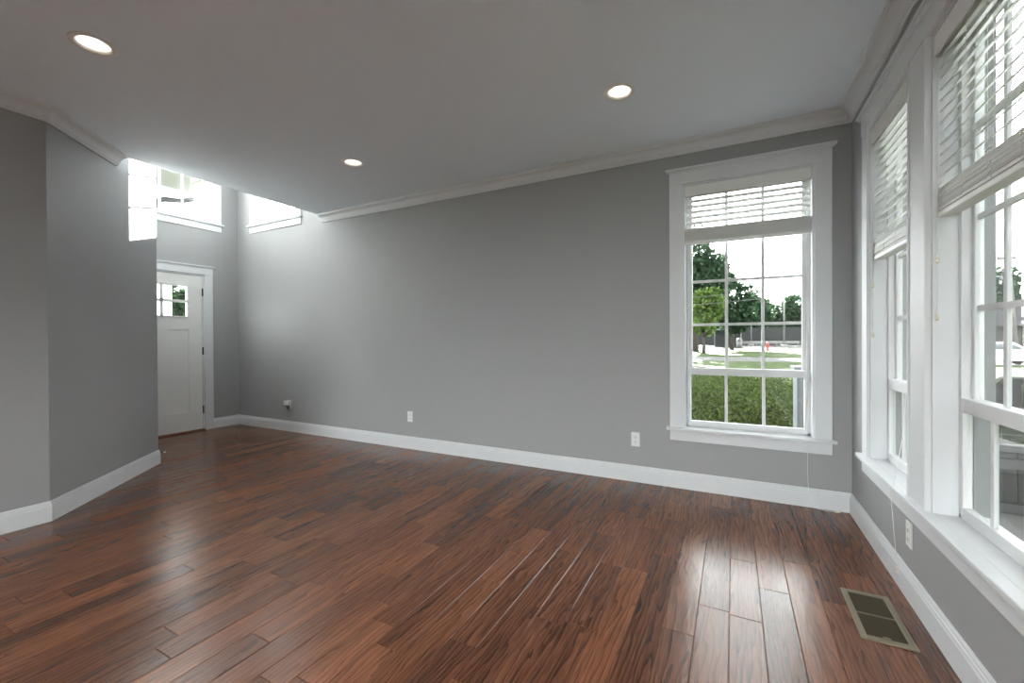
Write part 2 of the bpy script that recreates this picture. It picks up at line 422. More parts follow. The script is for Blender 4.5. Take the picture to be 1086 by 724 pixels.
# ------------------------------------------------------------------ baseboards and crown
BP = [(0, 0), (0.016, 0), (0.016, 0.098), (0.013, 0.104), (0.013, 0.114), (0.009, 0.119), (0.009, 0.126), (0.005, 0.1336), (0, 0.1336)]
def base(name, path, label, g0=None, g1=None):
    struct(MB().sweep(BP, path, g0, g1).build(name, TRIM), label, 'baseboard')
base('baseboard_right', [(RX, REAR), (RX, BY)], 'white baseboard below the row of tall windows', None, (RX - 1, BY))
base('baseboard_back', [(RX, BY), (FX, BY)], 'white baseboard along the foot of the long back wall', (RX, BY - 1), (FX, BY - 1))
base('baseboard_entry', [(FX, BY), (FX, 3.299)], 'short white baseboard between front door casing and room corner', (FX + 1, BY))
base('baseboard_left', [(FX, B[1]), B, A, (A[0], REAR)], 'white baseboard bending round the slanted wall')
z0 = 2.651; CH = CEIL - z0
CP = [(0, z0), (0.012, z0), (0.014, z0 + .010), (0.020, z0 + .014), (0.022, z0 + .020)]
for k in range(9):
    t = k / 8.0 * math.pi / 2
    CP.append((0.024 + 0.046 * (1 - math.cos(t)) ** 0.9, z0 + 0.022 + 0.046 * math.sin(t) ** 0.9))
CP += [(0.072, z0 + 0.072), (0.080, z0 + 0.076), (0.083, CEIL), (0, CEIL)]
def crown(name, path, label, g0=None, g1=None):
    struct(MB().sweep(CP, path, g0, g1).build(name, TRIM), label, 'crown moulding')
crown('trim_1', [(RX, REAR), (RX, BY), (CEDGE + 0.01, BY)], 'white crown moulding along the back and window walls')
dA = Vector((A[0] - B[0], A[1] - B[1])).normalized()
crown('trim_2', [(-4.56, 1.655), A, (A[0], REAR)], 'white crown moulding bending over the slanted wall')

# ------------------------------------------------------------------ windows (local: x along the wall, y outwards, z up; base at the stool)
def window(name, loc, rz, w, z0, z1, label, casing=True, rows=4, lower=0.47, ext=None):
    root = empty(name, loc, rz); struct(root, label, 'window')
    h = w / 2; fo_ = 0.0125
    if casing:
        m = MB(); m.box(-h - 0.10, -h, -0.02, 0, z0, z1); m.box(h, h + 0.10, -0.02, 0, z0, z1)
        m.box(-h - 0.10, h + 0.10, -0.024, 0, z1, z1 + 0.11); m.build('casing', TRIM, root, 0.0015)
        m = MB(); m.box(-h - 0.127, h + 0.127, -0.045, 0, z1 + 0.11, z1 + 0.125); m.box(-h - 0.115, h + 0.115, -0.034, 0, z1 + 0.096, z1 + 0.11)
        m.build('head_cap', TRIM, root, 0.003)
        m = MB(); m.box(-h - 0.125, h + 0.125, -0.05, 0.0, z0 - 0.022, z0)
        m.build('stool', TRIM, root, 0.004)
        m = MB(); m.box(-h - 0.10, h + 0.10, -0.02, 0, z0 - 0.104, z0 - 0.022); m.build('apron', TRIM, root, 0.0015)
    # jamb lining
    m = MB(); m.box(-h - 0.005, -h + 0.012, -0.005, 0.155, z0 - .004, z1 + .004); m.box(h - 0.012, h + 0.005, -0.005, 0.155, z0 - .004, z1 + .004)
    m.box(-h + .011, h - .011, -0.0045, 0.154, z1 - 0.012, z1 + 0.004); m.box(-h + .011, h - .011, -0.0005, 0.165, z0 - 0.005, z0 - 0.001)
    m.build('jamb', TRIM, root)
    if ext:                                                          # added grey strips paint shade on the weather side of the frame
        m = MB()
        for q in (-1, 1):
            m.box(q * (h - fo_), q * (h - fo_ - .0245), 0.129, 0.152, z0 + .02, z1 - .03); m.box(q * (h + .004), q * (h - .0135), 0.153, 0.176, z0 - .004, z1 + .004)
            m.box(q * (h - fo_ - .0225), q * (h - fo_ - .0315), 0.1045, 0.152, z0 + .019, z1 - .035)
        m.build('frame_shade_strip', ext, root)
    # outer frame
    fo = 0.012; m = MB(); a, b = 0.072, 0.150
    m.box(-h + fo, -h + fo + 0.022, a, b, z0, z1 - fo); m.box(h - fo - 0.022, h - fo, a, b, z0, z1 - fo)
    m.box(-h + fo, h - fo, a, b, z1 - fo - 0.022, z1 - fo); m.box(-h + fo, h - fo, a, b, z0, z0 + 0.018)
    m.box(-h + fo + .022, -h + fo + .030, 0.105, b, z0, z1 - fo); m.box(h - fo - .030, h - fo - .022, 0.105, b, z0, z1 - fo)
    m.build('frame', VINYL, root, 0.002)
    def sash(nm, x0, x1, y0, y1, za, zb, st, rail_b, rail_t, nr, nc=3):
        m = MB(); m.box(x0, x0 + st, y0, y1, za, zb); m.box(x1 - st, x1, y0, y1, za, zb)
        m.box(x0 + st, x1 - st, y0, y1, za, za + rail_b); m.box(x0 + st, x1 - st, y0, y1, zb - rail_t, zb)
        s = m.build(nm, VINYL, root, 0.003)
        gx0, gx1, gz0, gz1 = x0 + st, x1 - st, za + rail_b, zb - rail_t; ym = (y0 + y1) / 2
        g = MB(); g.box(gx0 - .004, gx1 + .004, ym - 0.002, ym + 0.002, gz0 - .004, gz1 + .004); g.build('pane', GLASS, s)
        mm = MB(); hw = 0.011 if lower else 0.0135
        for k in range(1, nc):
            x = gx0 + (gx1 - gx0) * k / nc; mm.box(x - hw, x + hw, ym - 0.007, ym + 0.007, gz0, gz1)
        for k in range(1, nr):
            z = gz0 + (gz1 - gz0) * k / nr; mm.box(gx0, gx1, ym - 0.0068, ym + 0.0068, z - hw, z + hw)
        mm.build('muntin_grid', VINYL, s, 0.002)
    xi = h - fo - 0.022
    if lower:
        zm = z0 + lower
        sash('upper_sash', -xi, xi, 0.100, 0.128, zm - 0.045, z1 - fo - 0.022, 0.026, 0.045, 0.035, rows)
        sash('lower_sash', -xi, xi, 0.070, 0.099, z0 + 0.012, zm - 0.0, 0.016, 0.036, 0.055, 1)
    else:
        sash('fixed_sash', -xi, xi, 0.090, 0.125, z0 + 0.018, z1 - fo - 0.022, 0.026, 0.05, 0.035, rows)
    return root

HALF = (WB['u1'] - WB['u0']) / 2
window('window_1', ((WB['u0'] + WB['u1']) / 2, BY, 0), 0, WB['u1'] - WB['u0'], WB['z0'], WB['z1'], 'tall white grid window in the long back wall')
for i, (w, lb) in enumerate(zip(WR, ('first tall white window of the window wall, next to the back corner',
                                     'second tall white window of the window wall, past the wide post'))):
    window('window_%d' % (i + 2), (RX, (w[0] + w[1]) / 2, 0), -math.pi / 2, w[0] - w[1], 0.487, 2.41, lb, casing=False, ext=FRAME_SHADE)
window('window_5', ((WFB[0] + WFB[1]) / 2, BY, 0), 0, WFB[1] - WFB[0], WFB[2], WFB[3], 'high white window above the long wall in the entry', lower=0, rows=7)
window('window_6', (FX, (WFF[0] + WFF[1]) / 2, 0), math.pi / 2, WFF[1] - WFF[0], WFF[2], WFF[3], 'high white window above the front door', lower=0, rows=7)
# shared trim of the right-hand windows
ya, yb = WR[0][0], WR[-1][1]
t3 = empty('trim_3', (RX, ya, 0)); struct(t3, 'white casing, posts and deep sill joining the tall side windows', 'window trim')
def rbox(m, y0, y1, d0, d1, za, zb): m.box(-d1, -d0, y0 - ya, y1 - ya, za, zb)
m = MB(); rbox(m, ya, ya + 0.30, 0, 0.0, 0, 0); m = MB()
rbox(m, ya, ya + 0.30, 0, 0.02, 0.487, 2.41); rbox(m, yb - 0.10, yb, 0, 0.02, 0.487, 2.41)
m.v = []; m.f = []
rbox(m, ya, ya + 0.10, 0, 0.02, 0.487, 2.41); rbox(m, yb - 0.10, yb, 0, 0.02, 0.487, 2.41)
rbox(m, yb - 0.10, ya + 0.10, 0, 0.024, 2.41, 2.52); m.build('casing', TRIM, t3, 0.0015)
for k in range(1):
    m = MB(); rbox(m, WR[k + 1][0] + .006, WR[k][1] - .006, 0, 0.02, 0.487, 2.41)
    rbox(m, WR[k + 1][0], WR[k + 1][0] + 0.012, 0.0, 0.026, 0.487, 2.41); rbox(m, WR[k][1] - 0.012, WR[k][1], 0.0, 0.026, 0.487, 2.41)
    m.build('post', TRIM, t3, 0.002)
m = MB(); rbox(m, yb - 0.127, ya + 0.127, 0, 0.045, 2.52, 2.535); rbox(m, yb - 0.115, ya + 0.115, 0, 0.034, 2.506, 2.52); m.build('head_cap', TRIM, t3, 0.003)
m = MB(); rbox(m, yb - 0.125, ya + 0.125, 0, 0.05, 0.465, 0.487); m.build('stool', TRIM, t3, 0.004)
m = MB(); rbox(m, yb - 0.10, ya + 0.10, 0, 0.02, 0.383, 0.465); m.build('apron', TRIM, t3, 0.0015)
# unseen glazed opening added behind the camera for fill daylight
rw = empty('window_7', (-2.525, REAR, 0), math.pi); struct(rw, 'added wide glazed opening behind the camera for fill light', 'window')
m = MB()
for x in (-1.425, -0.50, 0.44, 1.365): m.box(x, x + 0.06, 0.02, 0.12, 0.08, 2.35)
m.box(-1.425, 1.425, 0.02, 0.12, 0.08, 0.16); m.box(-1.425, 1.425, 0.02, 0.12, 2.28, 2.35); m.build('frame', VINYL, rw, 0.002)
m = MB(); m.box(-1.38, 1.38, 0.068, 0.072, 0.14, 2.30); m.build('pane', GLASS, rw)
m = MB(); m.box(1.425, 1.51, -0.02, 0, 0, 2.35); m.box(-1.525, -1.425, -0.02, 0, 0, 2.35); m.box(-1.525, 1.51, -0.02, 0, 2.35, 2.45); m.build('casing', TRIM, rw, 0.002)

# ------------------------------------------------------------------ blinds (local like the window: base at the wall face)
def blind(loc, rz, w, zs_top, zs_bot, ang, label, cords, loops=True, seed=1):
    rnd = random.Random(seed)
    root = empty('window_blind', loc, rz); tag(root, label, 'blind', 'white slatted blinds on the tall windows')
    h = w / 2 - 0.016; zt = 2.396; yc = 0.036
    m = MB(); m.box(-h, h, yc - 0.026, yc + 0.028, zt - 0.045, zt); m.build('headrail', BLIND, root, 0.002)
    m = MB(); m.box(-h - 0.002, h + 0.002, -0.001, 0.008, zt - 0.082, zt + 0.0); m.build('valance', BLIND, root, 0.002)
    m = MB(); z = zt - 0.075; pitch_ = 0.043
    while z > zs_top + 0.03:
        rot = Matrix.Rotation(ang, 3, 'X'); n = 4
        for k in range(n):                                  # slightly crowned slat
            y0, y1 = -0.025 + 0.05 * k / n, -0.025 + 0.05 * (k + 1) / n
            c0, c1 = 0.0022 * (1 - (y0 / .025) ** 2), 0.0022 * (1 - (y1 / .025) ** 2)
            vs = [Vector(p) for p in ((-h, y0, c0), (h, y0, c0), (h, y1, c1), (-h, y1, c1), (-h, y0, c0 + .0028), (h, y0, c0 + .0028), (h, y1, c1 + .0028), (-h, y1, c1 + .0028))]
            vs = [rot @ v + Vector((0, yc, z)) for v in vs]
            fs = [(3, 2, 1, 0), (4, 5, 6, 7), (0, 3, 7, 4), (1, 5, 6, 2)]
            if k == 0: fs.append((0, 4, 5, 1))
            if k == n - 1: fs.append((2, 6, 7, 3))
            m.add(vs, fs)
        z -= pitch_
    m.build('open_slats', BLIND, root)
    m = MB(); z = zs_bot + 0.024
    while z < zs_top:
        d = rnd.uniform(-0.0035, 0.0035); m.box(-h + rnd.uniform(0, .002), h - rnd.uniform(0, .002), yc - 0.025 + d, yc + 0.025 + d, z, z + 0.0034); z += 0.0058
    m.build('gathered_slats', BLIND, root)
    m = MB(); m.box(-h, h, yc - 0.026, yc + 0.026, zs_bot, zs_bot + 0.021); m.build('bottom_rail', BLIND, root, 0.003)
    for x in (-0.82 * h, -0.28 * h, 0.28 * h, 0.82 * h):
        m = MB()
        for dy in (-0.0275, 0.0275): m.tube([(x, yc + dy, zt - 0.05), (x, yc + dy, zs_top)], 0.0009, 5)
        zz = zs_top + 0.005
        for side in (-1,):
            pts = []
            for k in range(15):                              # slack ladder string looping over the gathered slats
                f_ = k / 14.0
                pts.append((x + 0.020 * math.sin(k * 1.9 + x * 20) + 0.008 * math.sin(k * 5.1), yc - 0.031 - 0.009 * abs(math.sin(k * 1.3 + x * 9)), zz - f_ * (zs_top - zs_bot - 0.012)))
            m.tube(pts, 0.0013, 5)
        m.build('ladder_cord', CORD, root, smooth=True)
    for pts, tassels in cords:
        c = MB().tube(pts, 0.0014, 6).build('pull_cord', CORD, root, smooth=True)
        for (tx, ty, tz, lay) in tassels:
            m = MB(); prof = [(0.0018, 0.016), (0.0048, 0.013), (0.0062, 0.004), (0.0046, 0.0), (0.0046, -0.002), (0.0068, -0.004), (0.0068, -0.012), (0.005, -0.016)]
            m.lathe(prof, (0, 0, 0), 12); 
            if lay: m.v = [(v[2] + tx, v[1] + ty, v[0] + tz) for v in m.v]
            else: m.v = [(v[0] + tx, v[1] + ty, v[2] + tz) for v in m.v]
            m.build('tassel', TASSEL, c, smooth=True)
    return root
xc = (WB['u0'] + WB['u1']) / 2
def bl(x, y, z): return (x - xc, y - BY, z)
blind((xc, BY, 0), 0, WB['u1'] - WB['u0'], 2.062, 1.94, R(42), 'white slatted blind gathered high on the back wall window', [
    ([bl(.462, BY + .004, 2.31), bl(.462, BY + .002, 1.93), bl(.458, BY - .004, 1.2), bl(.456, BY - .012, .75), bl(.456, BY - .03, .53), bl(.456, BY - .054, .489), bl(.457, BY - .056, .46), bl(.459, BY - .035, .25), bl(.466, BY - .026, .12), bl(.487, BY - .03, .045), bl(.52, BY - .042, .006), bl(.57, BY - .046, .003), bl(.61, BY - .05, .006)],
     [(*bl(.456, BY - .0145, .735), False), (*bl(.626, BY - .052, .0075), True)])], seed=3)
def br(k, x, y, z):
    c = (WR[k][0] + WR[k][1]) / 2
    return (-(y - c), x - RX, z)
blind((RX, (WR[0][0] + WR[0][1]) / 2, 0), -math.pi / 2, WR[0][0] - WR[0][1], 1.752, 1.643, R(32), 'white slatted blind on the first side window, next to the back corner', [
    ([br(0, .735, 2.60, 1.66), br(0, .725, 2.60, 1.2), br(0, .70, 2.60, .75), br(0, .668, 2.605, .50), br(0, .659, 2.606, .489), br(0, .6565, 2.607, .46), br(0, .675, 2.61, .2), br(0, .685, 2.61, .13), br(0, .681, 2.61, .11)], [(*br(0, .681, 2.61, .10), False)]),
    ([br(0, .722, 3.178, 2.31), br(0, .722, 3.178, 1.52), br(0, .722, 3.178, 1.24)], [(*br(0, .722, 3.178, 1.50), False), (*br(0, .722, 3.178, 1.21), False)])], seed=5)
blind((RX, (WR[1][0] + WR[1][1]) / 2, 0), -math.pi / 2, WR[1][0] - WR[1][1], 1.785, 1.672, R(43), 'white slatted blind on the second side window, nearest the camera', [
    ([br(1, .722, 2.296, 2.31), br(1, .722, 2.296, 1.5), br(1, .722, 2.296, 1.30)], [(*br(1, .722, 2.296, 1.505), False), (*br(1, .722, 2.296, 1.275), False)])], seed=8)

# ------------------------------------------------------------------ front door
dr = empty('door_1', (FX, (DY0 + DY1) / 2, 0), math.pi / 2); struct(dr, 'white panelled front door with small upper panes in the entry', 'door')
hw = (DY1 - DY0) / 2
m = MB(); m.box(hw, hw + 0.105, -0.02, 0, 0, DZ + 0.005); m.box(-hw - 0.105, -hw + 0.0, -0.02, 0, 0, DZ + 0.005)
m.box(-hw - 0.105, hw + 0.105, -0.024, 0, DZ, DZ + 0.10); m.build('casing', TRIM, dr, 0.0015)
m = MB(); m.box(-hw - 0.125, hw + 0.125, -0.045, 0, DZ + 0.10, DZ + 0.115); m.box(-hw - 0.115, hw + 0.115, -0.034, 0, DZ + 0.09, DZ + 0.10); m.build('head_cap', TRIM, dr, 0.003)
m = MB(); m.box(hw - 0.018, hw, -0.004, WT - .01, 0, DZ); m.box(-hw, -hw + 0.018, -0.004, WT - .01, 0, DZ); m.box(-hw, hw, -0.004, WT - .01, DZ - 0.018, DZ)
m.box(hw - 0.03, hw - 0.018, 0.05, 0.10, 0, DZ - .018); m.box(-hw + 0.018, -hw + 0.03, 0.05, 0.10, 0, DZ - .018); m.build('jamb', TRIM, dr)
m = MB(); m.box(-hw, hw, -0.03, 0.10, -0.002, 0.02); m.build('threshold', THRESH, dr, 0.006)
ds = hw - 0.021; y0, y1 = 0.002, 0.046
GZ0, GZ1, PZ0, PZ1 = 1.492, 1.921, 0.261, 1.345
gx = ds - 0.155
m = MB()
for a, b, c, d in wall_cells(-ds, ds, 0.022, DZ - 0.021, [(-gx, gx, GZ0, GZ1), (-gx, -0.05, PZ0, PZ1), (0.05, gx, PZ0, PZ1)], 0.0): m.box(a, b, y0, y1, c, d)
slab = m.build('slab', DOORM, dr)
for (a, b) in ((-gx, -0.05), (0.05, gx)):
    m = MB(); m.box(a, b, y0 + 0.012, y1 - 0.012, PZ0, PZ1)
    for (p, q2, c, d) in ((a, a + .008, PZ0, PZ1), (b - .008, b, PZ0, PZ1), (a, b, PZ0, PZ0 + .008), (a, b, PZ1 - .008, PZ1)): m.box(p, q2, y0 + 0.004, y1 - 0.004, c, d)
    m.build('recessed_panel', DOORM, dr, 0.002)
m = MB(); m.box(-gx, gx, y0 + .020, y0 + .024, GZ0, GZ1); m.build('pane', GLASS, dr)
m = MB()
for (p, q2, c, d) in ((-gx, -gx + .02, GZ0, GZ1), (gx - .02, gx, GZ0, GZ1), (-gx, gx, GZ0, GZ0 + .02), (-gx, gx, GZ1 - .02, GZ1), (-.017, .017, GZ0, GZ1), (-gx, gx, (GZ0 + GZ1) / 2 - .016, (GZ0 + GZ1) / 2 + .016)): m.box(p, q2, y0 - .006, y1, c, d)
m.build('lite_frame', DOORM, dr, 0.003)
for z in (0.278, 1.058, 1.839):
    m = MB(); m.tube([(ds + .0015, -0.010, z - 0.052), (ds + .0015, -0.010, z + 0.052)], 0.0085, 10); m.box(ds - 0.001, ds + 0.004, -.006, 0.03, z - 0.05, z + 0.05); m.build('hinge', HINGE, dr)
m = MB(); m.lathe([(0.032, 0), (0.032, 0.006), (0.012, 0.01), (0.011, 0.04), (0.026, 0.048), (0.028, 0.062), (0.016, 0.072), (0, 0.073)], (0, 0, 0), 20)
m.v = [(v[0] - ds + 0.07, y0 - v[2], v[1] + 0.95) for v in m.v]; m.build('door_knob', HINGE, dr, smooth=True)

# ------------------------------------------------------------------ recessed ceiling lights
def downlight(x, y, label, watts=0.0, group='round recessed ceiling lights'):
    root = empty('recessed_light', (x, y, CEIL)); tag(root, label, 'ceiling light', group)
    MB().lathe([(0.070, -0.001), (0.097, -0.0005), (0.095, -0.004), (0.088, -0.006), (0.078, -0.006), (0.070, -0.004)], (0, 0, 0), 40, True).build('trim_ring', CANM, root, smooth=True)
    MB().lathe([(0.0702, -0.003), (0.068, 0.008), (0.058, 0.058), (0.058, 0.062), (0.0725, 0.062), (0.0725, -0.0008)], (0, 0, 0), 40, True).build('baffle', CANM, root, smooth=True)
    MB().lathe([(0.0, 0.046), (0.03, 0.048), (0.0575, 0.055), (0.0575, 0.060), (0.0, 0.060)], (0, 0, 0), 40).build('lens', LAMP, root, smooth=True)
    if watts:  # added fill lamp, only in the unseen lights near the window wall
        ld = bpy.data.lights.new('lamp', 'AREA'); ld.shape = 'DISK'; ld.size = 0.10; ld.energy = watts; ld.color = (1.0, 0.96, 0.90)
        lo = bpy.data.objects.new('lamp', ld); COL.objects.link(lo); lo.parent = root; lo.location = (0, 0, 0.040)
    return root
downlight(-2.955, 0.985, 'white round recessed light over the slanted wall side, nearest the camera')
downlight(-0.632, 2.70, 'white round recessed light nearest the back wall window')
downlight(-2.94, 2.683, 'small-looking white round recessed light nearest the entry')
for x, y, lb in ((-0.632, 0.985, 'unseen recessed light above the camera with an added fill lamp'), (-2.955, -0.9, 'white round recessed light behind the camera by the left wall'),
                 (-0.632, -0.9, 'added unseen recessed light behind the camera with a fill lamp')):
    downlight(x, y, lb, (0.5 * FILL_W if y > 0 else 2 * FILL_W) if x > -2 else 0.0)

# ------------------------------------------------------------------ outlets
def outlet(loc, rz, label, kind='duplex'):
    root = empty('wall_outlet', loc, rz); tag(root, label, 'outlet', 'white wall outlets')
    m = MB(); m.box(-0.035, 0.035, -0.006, 0, -0.058, 0.058); m.build('cover_plate', PLATE, root, 0.003)
    for s in (1, -1):
        m = MB(); zc = s * 0.0205
        prof = [(0.0165 * math.cos(t), 0.0165 * math.sin(t)) for t in np.linspace(0, 2 * math.pi, 25)[:-1]]
        prof = [(max(-0.0155, min(0.0155, a)), max(-0.0125, min(0.0125, b))) for a, b in prof]
        m.extrude(prof, lambda p, t: (p[0], t, p[1] + zc), -0.0085, -0.002); rc = m.build('receptacle', PLATE, root)
        m = MB(); m.box(-0.0075, -0.005, -0.0092, -0.0082, zc - 0.003, zc + 0.006); m.box(0.005, 0.0075, -0.0092, -0.0082, zc - 0.002, zc + 0.005)
        m.tube([(0, -0.0092, zc - 0.0075), (0, -0.0082, zc - 0.0075)], 0.0028, 8); m.build('slot', SLOT, rc)
    MB().tube([(0, -0.0078, 0), (0, -0.005, 0)], 0.003, 8).build('screw', PLATE, root)
    return root
outlet((-0.729, BY, 0.353), 0, 'white outlet on the back wall just before the window')
outlet((-3.150, BY, 0.353), 0, 'white outlet on the back wall midway along, between the entry and the window')
outlet((-5.190, BY, 0.353), 0, 'white outlet on the back wall near the entry, with an adapter plugged in')
outlet((RX, 2.567, 0.292), -math.pi / 2, 'white outlet under the sill of the window wall')
ang45 = math.atan2(B[1] - A[1], B[0] - A[0])
outlet((-4.404, 1.488, 0.352), ang45 + math.pi, 'white outlet low on the slanted wall')
ad = empty('plug_in_adapter', (-5.212, BY - 0.009, 0.366)); tag(ad, 'white plug-in adapter with a dark base on the outlet near the entry', 'adapter')
m = MB(); m.box(-0.032, 0.022, -0.040, 0, -0.022, 0.036); m.build('housing', PLATE, ad, 0.006)
m = MB(); m.box(-0.026, 0.016, -0.036, -0.002, -0.040, -0.022); m.build('dark_base', DARKPL, ad, 0.004)
m = MB(); m.box(0.010, 0.034, -0.030, 0, -0.075, -0.030); m.build('plug', DARKPL, ad, 0.005)

# door stop on the baseboard behind the slanted wall corner
dsn = empty('door_stop', (-5.104, B[1] + 0.016, 0.072)); tag(dsn, 'slim dark door stop with a white tip poking past the slanted wall', 'door stop')
m = MB(); m.tube([(0, 0, 0), (0, 0.004, 0)], 0.011, 12); m.build('mount', HINGE, dsn)
pts = [(0.0045 * math.cos(t), 0.004 + 0.072 * t / (2 * math.pi * 14), 0.0045 * math.sin(t)) for t in np.linspace(0, 2 * math.pi * 14, 170)]
m = MB(); m.tube(pts, 0.0016, 5); m.build('spring', HINGE, dsn, smooth=True)
m = MB(); m.tube([(0, 0.074, 0), (0, 0.080, 0), (0, 0.094, 0)], [0.006, 0.0085, 0.0075], 12); m.build('tip', PLATE, dsn, smooth=True)

# ------------------------------------------------------------------ floor registers
def register(loc, rz, w, l, label, group='floor registers'):
    root = empty('floor_register', loc, rz); tag(root, label, 'vent', group)
    bx, by = 0.024, 0.030; m = MB()
    for a, b, c, d in ((-w / 2, -w / 2 + bx, -l / 2, l / 2), (w / 2 - bx, w / 2, -l / 2, l / 2), (-w / 2 + bx, w / 2 - bx, -l / 2, -l / 2 + by), (-w / 2 + bx, w / 2 - bx, l / 2 - by, l / 2)):
        m.box(a, b, c, d, 0, 0.006)
    m.build('frame', VENTM, root, 0.002)
    MB().box(-w / 2 + bx * .8, w / 2 - bx * .8, -l / 2 + by * .8, l / 2 - by * .8, 0.0002, 0.0008).build('duct_shade_plate', DUCT_SHADE, root)  # flat black plate paints the darkness below the louvers
    m = MB(); n = int((l - 2 * by) / 0.0095); iw = w / 2 - bx
    for k in range(n):
        y = -l / 2 + by + (k + 0.5) * (l - 2 * by) / n
        m.box(-iw, iw, y - 0.0028, y + 0.0028, 0.0030, 0.0042, Matrix.Rotation(R(28), 3, 'X'))
    m.build('louvers', VENTIN, root)
    MB().box(-iw, iw, -0.005, 0.005, 0.001, 0.0056).build('cross_bar', VENTM, root)
    MB().box(-0.012, 0.012, -l / 2 + by - 0.004, -l / 2 + by + 0.008, 0.004, 0.0085).build('damper_lever', VENTM, root, 0.001)
    return root
register((0.537, 2.33, 0.0), R(0), 0.178, 0.385, 'brass-coloured floor register in front of the window wall')
register((-6.03, 3.553, 0.0), R(90), 0.115, 0.33, 'small dark floor register in the far corner by the entry')

# ------------------------------------------------------------------ outside: ground
m = MB(); m.box(-120, 140, BY + WT, 34.2, GZ - 0.3, GZ); m.box(RX + WT, 140, -60, BY + WT, GZ - 0.3, GZ); m.box(-120, FX - WT, -60, BY + WT, GZ - 0.3, GZ)
m.box(FX - WT, RX + WT, -60, REAR - WT, GZ - .3, GZ)
m.box(-120, 140, 43.5, 84, GZ - 0.3, GZ)
struct(m.build('ground_lawn', LAWN), 'green lawn outside the windows', 'lawn')
m = MB(); m.box(-120, 140, 34.2, 43.5, GZ - 0.3, GZ - 0.05); struct(m.build('street', STREET), 'pale street beyond the lawn', 'street')
m = MB(); m.box(-120, 140, 84, 190, GZ - 0.3, GZ + 0.02); struct(m.build('parking_lot', STREET), 'pale paved lot across the street', 'parking lot')
m = MB(); m.box(1.0, 6.0, 4.2, 9.0, GZ, -0.2); m.box(-12.5, FX - WT - .02, 1.2, 5.4, GZ, GZ + .12); m.box(-7.9, FX - WT - .01, 1.6, BY + .2, GZ + .12, -0.12)  # unseen entry paving added to reduce green bounce from the lawn
struct(m.build('patio', CONC), 'raised concrete paving beside the house, with added paving at its entry', 'patio')

def leaves(n, fn, size, seed):
    rng = np.random.default_rng(seed); P = fn(rng, n)
    a = rng.normal(size=(n, 3)); a /= np.linalg.norm(a, axis=1, keepdims=True)
    b = np.cross(a, rng.normal(size=(n, 3))); b /= np.linalg.norm(b, axis=1, keepdims=True)
    s = size * rng.uniform(0.6, 1.3, (n, 1)); a *= s; b *= s * 0.55
    V = np.stack([P - a, P + b, P + a, P - b], 1).reshape(-1, 3)
    Fq = np.arange(4 * n).reshape(n, 4)
    return V, Fq
def leaf_obj(name, V, Fq, m, parent=None):
    me = bpy.data.meshes.new(name); me.from_pydata(V.tolist(), [], Fq.tolist()); me.update(); me.materials.append(m)
    o = bpy.data.objects.new(name, me); COL.objects.link(o)
    if parent is not None: o.parent = parent
    return o
def crown_fn(c, r, lumps=14, seed=0, inner=0.35):
    g = np.random.default_rng(seed + 77)
    d = g.normal(size=(lumps, 3)); d /= np.linalg.norm(d, axis=1, keepdims=True)
    C = np.array(c) + d * np.array(r) * g.uniform(0.45, 0.8, (lumps, 1)); Rr = np.array(r) * g.uniform(0.32, 0.5, (lumps, 1))
    def fn(rng, n):
        k = rng.integers(0, lumps, n); q_ = rng.normal(size=(n, 3)); q_ /= np.linalg.norm(q_, axis=1, keepdims=True)
        return C[k] + q_ * Rr[k] * rng.uniform(inner, 1, (n, 1)) ** 0.5
    return fn
def tree(x, y, h, r, label, m, n=5000, size=0.35, seed=0, base=0.35, trunk=0.25, group='trees outside the windows', name='leafy_tree'):
    root = empty(name, (x, y, GZ)); tag(root, label, 'tree', group)
    zc = h * (1 + base) / 2; rz = h * (1 - base) / 2
    rnd = random.Random(seed); MBt = MB()
    top = (rnd.uniform(-.4, .4), rnd.uniform(-.4, .4), zc + rz * .3)
    MBt.tube([(0, 0, -0.1), (0.05, 0, h * .12), (top[0] * .5, top[1] * .5, zc * .8), top], [trunk * 1.4, trunk, trunk * .75, trunk * .25], 10)
    for k in range(6):
        t = k / 6 * 2 * math.pi + rnd.random(); z1 = h * base * rnd.uniform(.8, 1.3)
        MBt.tube([(0, 0, z1), (r * .35 * math.cos(t), r * .35 * math.sin(t), z1 + rz * .4), (r * .75 * math.cos(t), r * .75 * math.sin(t), z1 + rz * .9)], [trunk * .45, trunk * .3, trunk * .1], 7)
    MBt.build('trunk', BARK, root, smooth=True)
    V, Fq = leaves(n, crown_fn((0, 0, zc), (r, r, rz), 16, seed), size, seed); leaf_obj('crown', V, Fq, m, root)
    return root
# trees: shade trees, the pair seen across the street, and the far belt
tree(-5.3, 28.0, 14.6, 3.0, 'tall shade tree on the lawn beside the street', LEAF_M, 9000, .30, 11, .50, .22)
tree(-9.5, 54.0, 21.0, 5.5, 'very tall tree across the street left of the window view', LEAF_D, 9000, .5, 12, .50, .4)
tree(-4.4, 58.0, 15.5, 4.6, 'dark leafy tree with a thick trunk across the street', LEAF_D, 5200, .34, 13, .22, .42)
tree(-2.9, 51.0, 7.2, 2.3, 'yellow-green young tree in front of the dark tree', LEAF_Y, 2600, .24, 14, .26, .14)
tree(-0.2, 66.0, 10.5, 3.2, 'bluish green tree beside the ball field', LEAF_D, 4000, .32, 15, .18, .22)
far = [(-30, 118, 13), (-22, 112, 12), (-13.5, 113, 13.5), (-3.2, 119, 12.2), (4.5, 110, 11.6), (11.5, 121, 12.4), (18.0, 109, 13.0), (26, 118, 14), (34, 110, 13.5), (44, 106, 14), (54, 108, 14.5), (64, 92, 14.5), (72, 80, 14), (80, 66, 15)]
adj = ['rounded', 'broad', 'low', 'wide', 'dense', 'spreading', 'bushy', 'heavy', 'full', 'billowing', 'large', 'tall', 'thick', 'leafy']
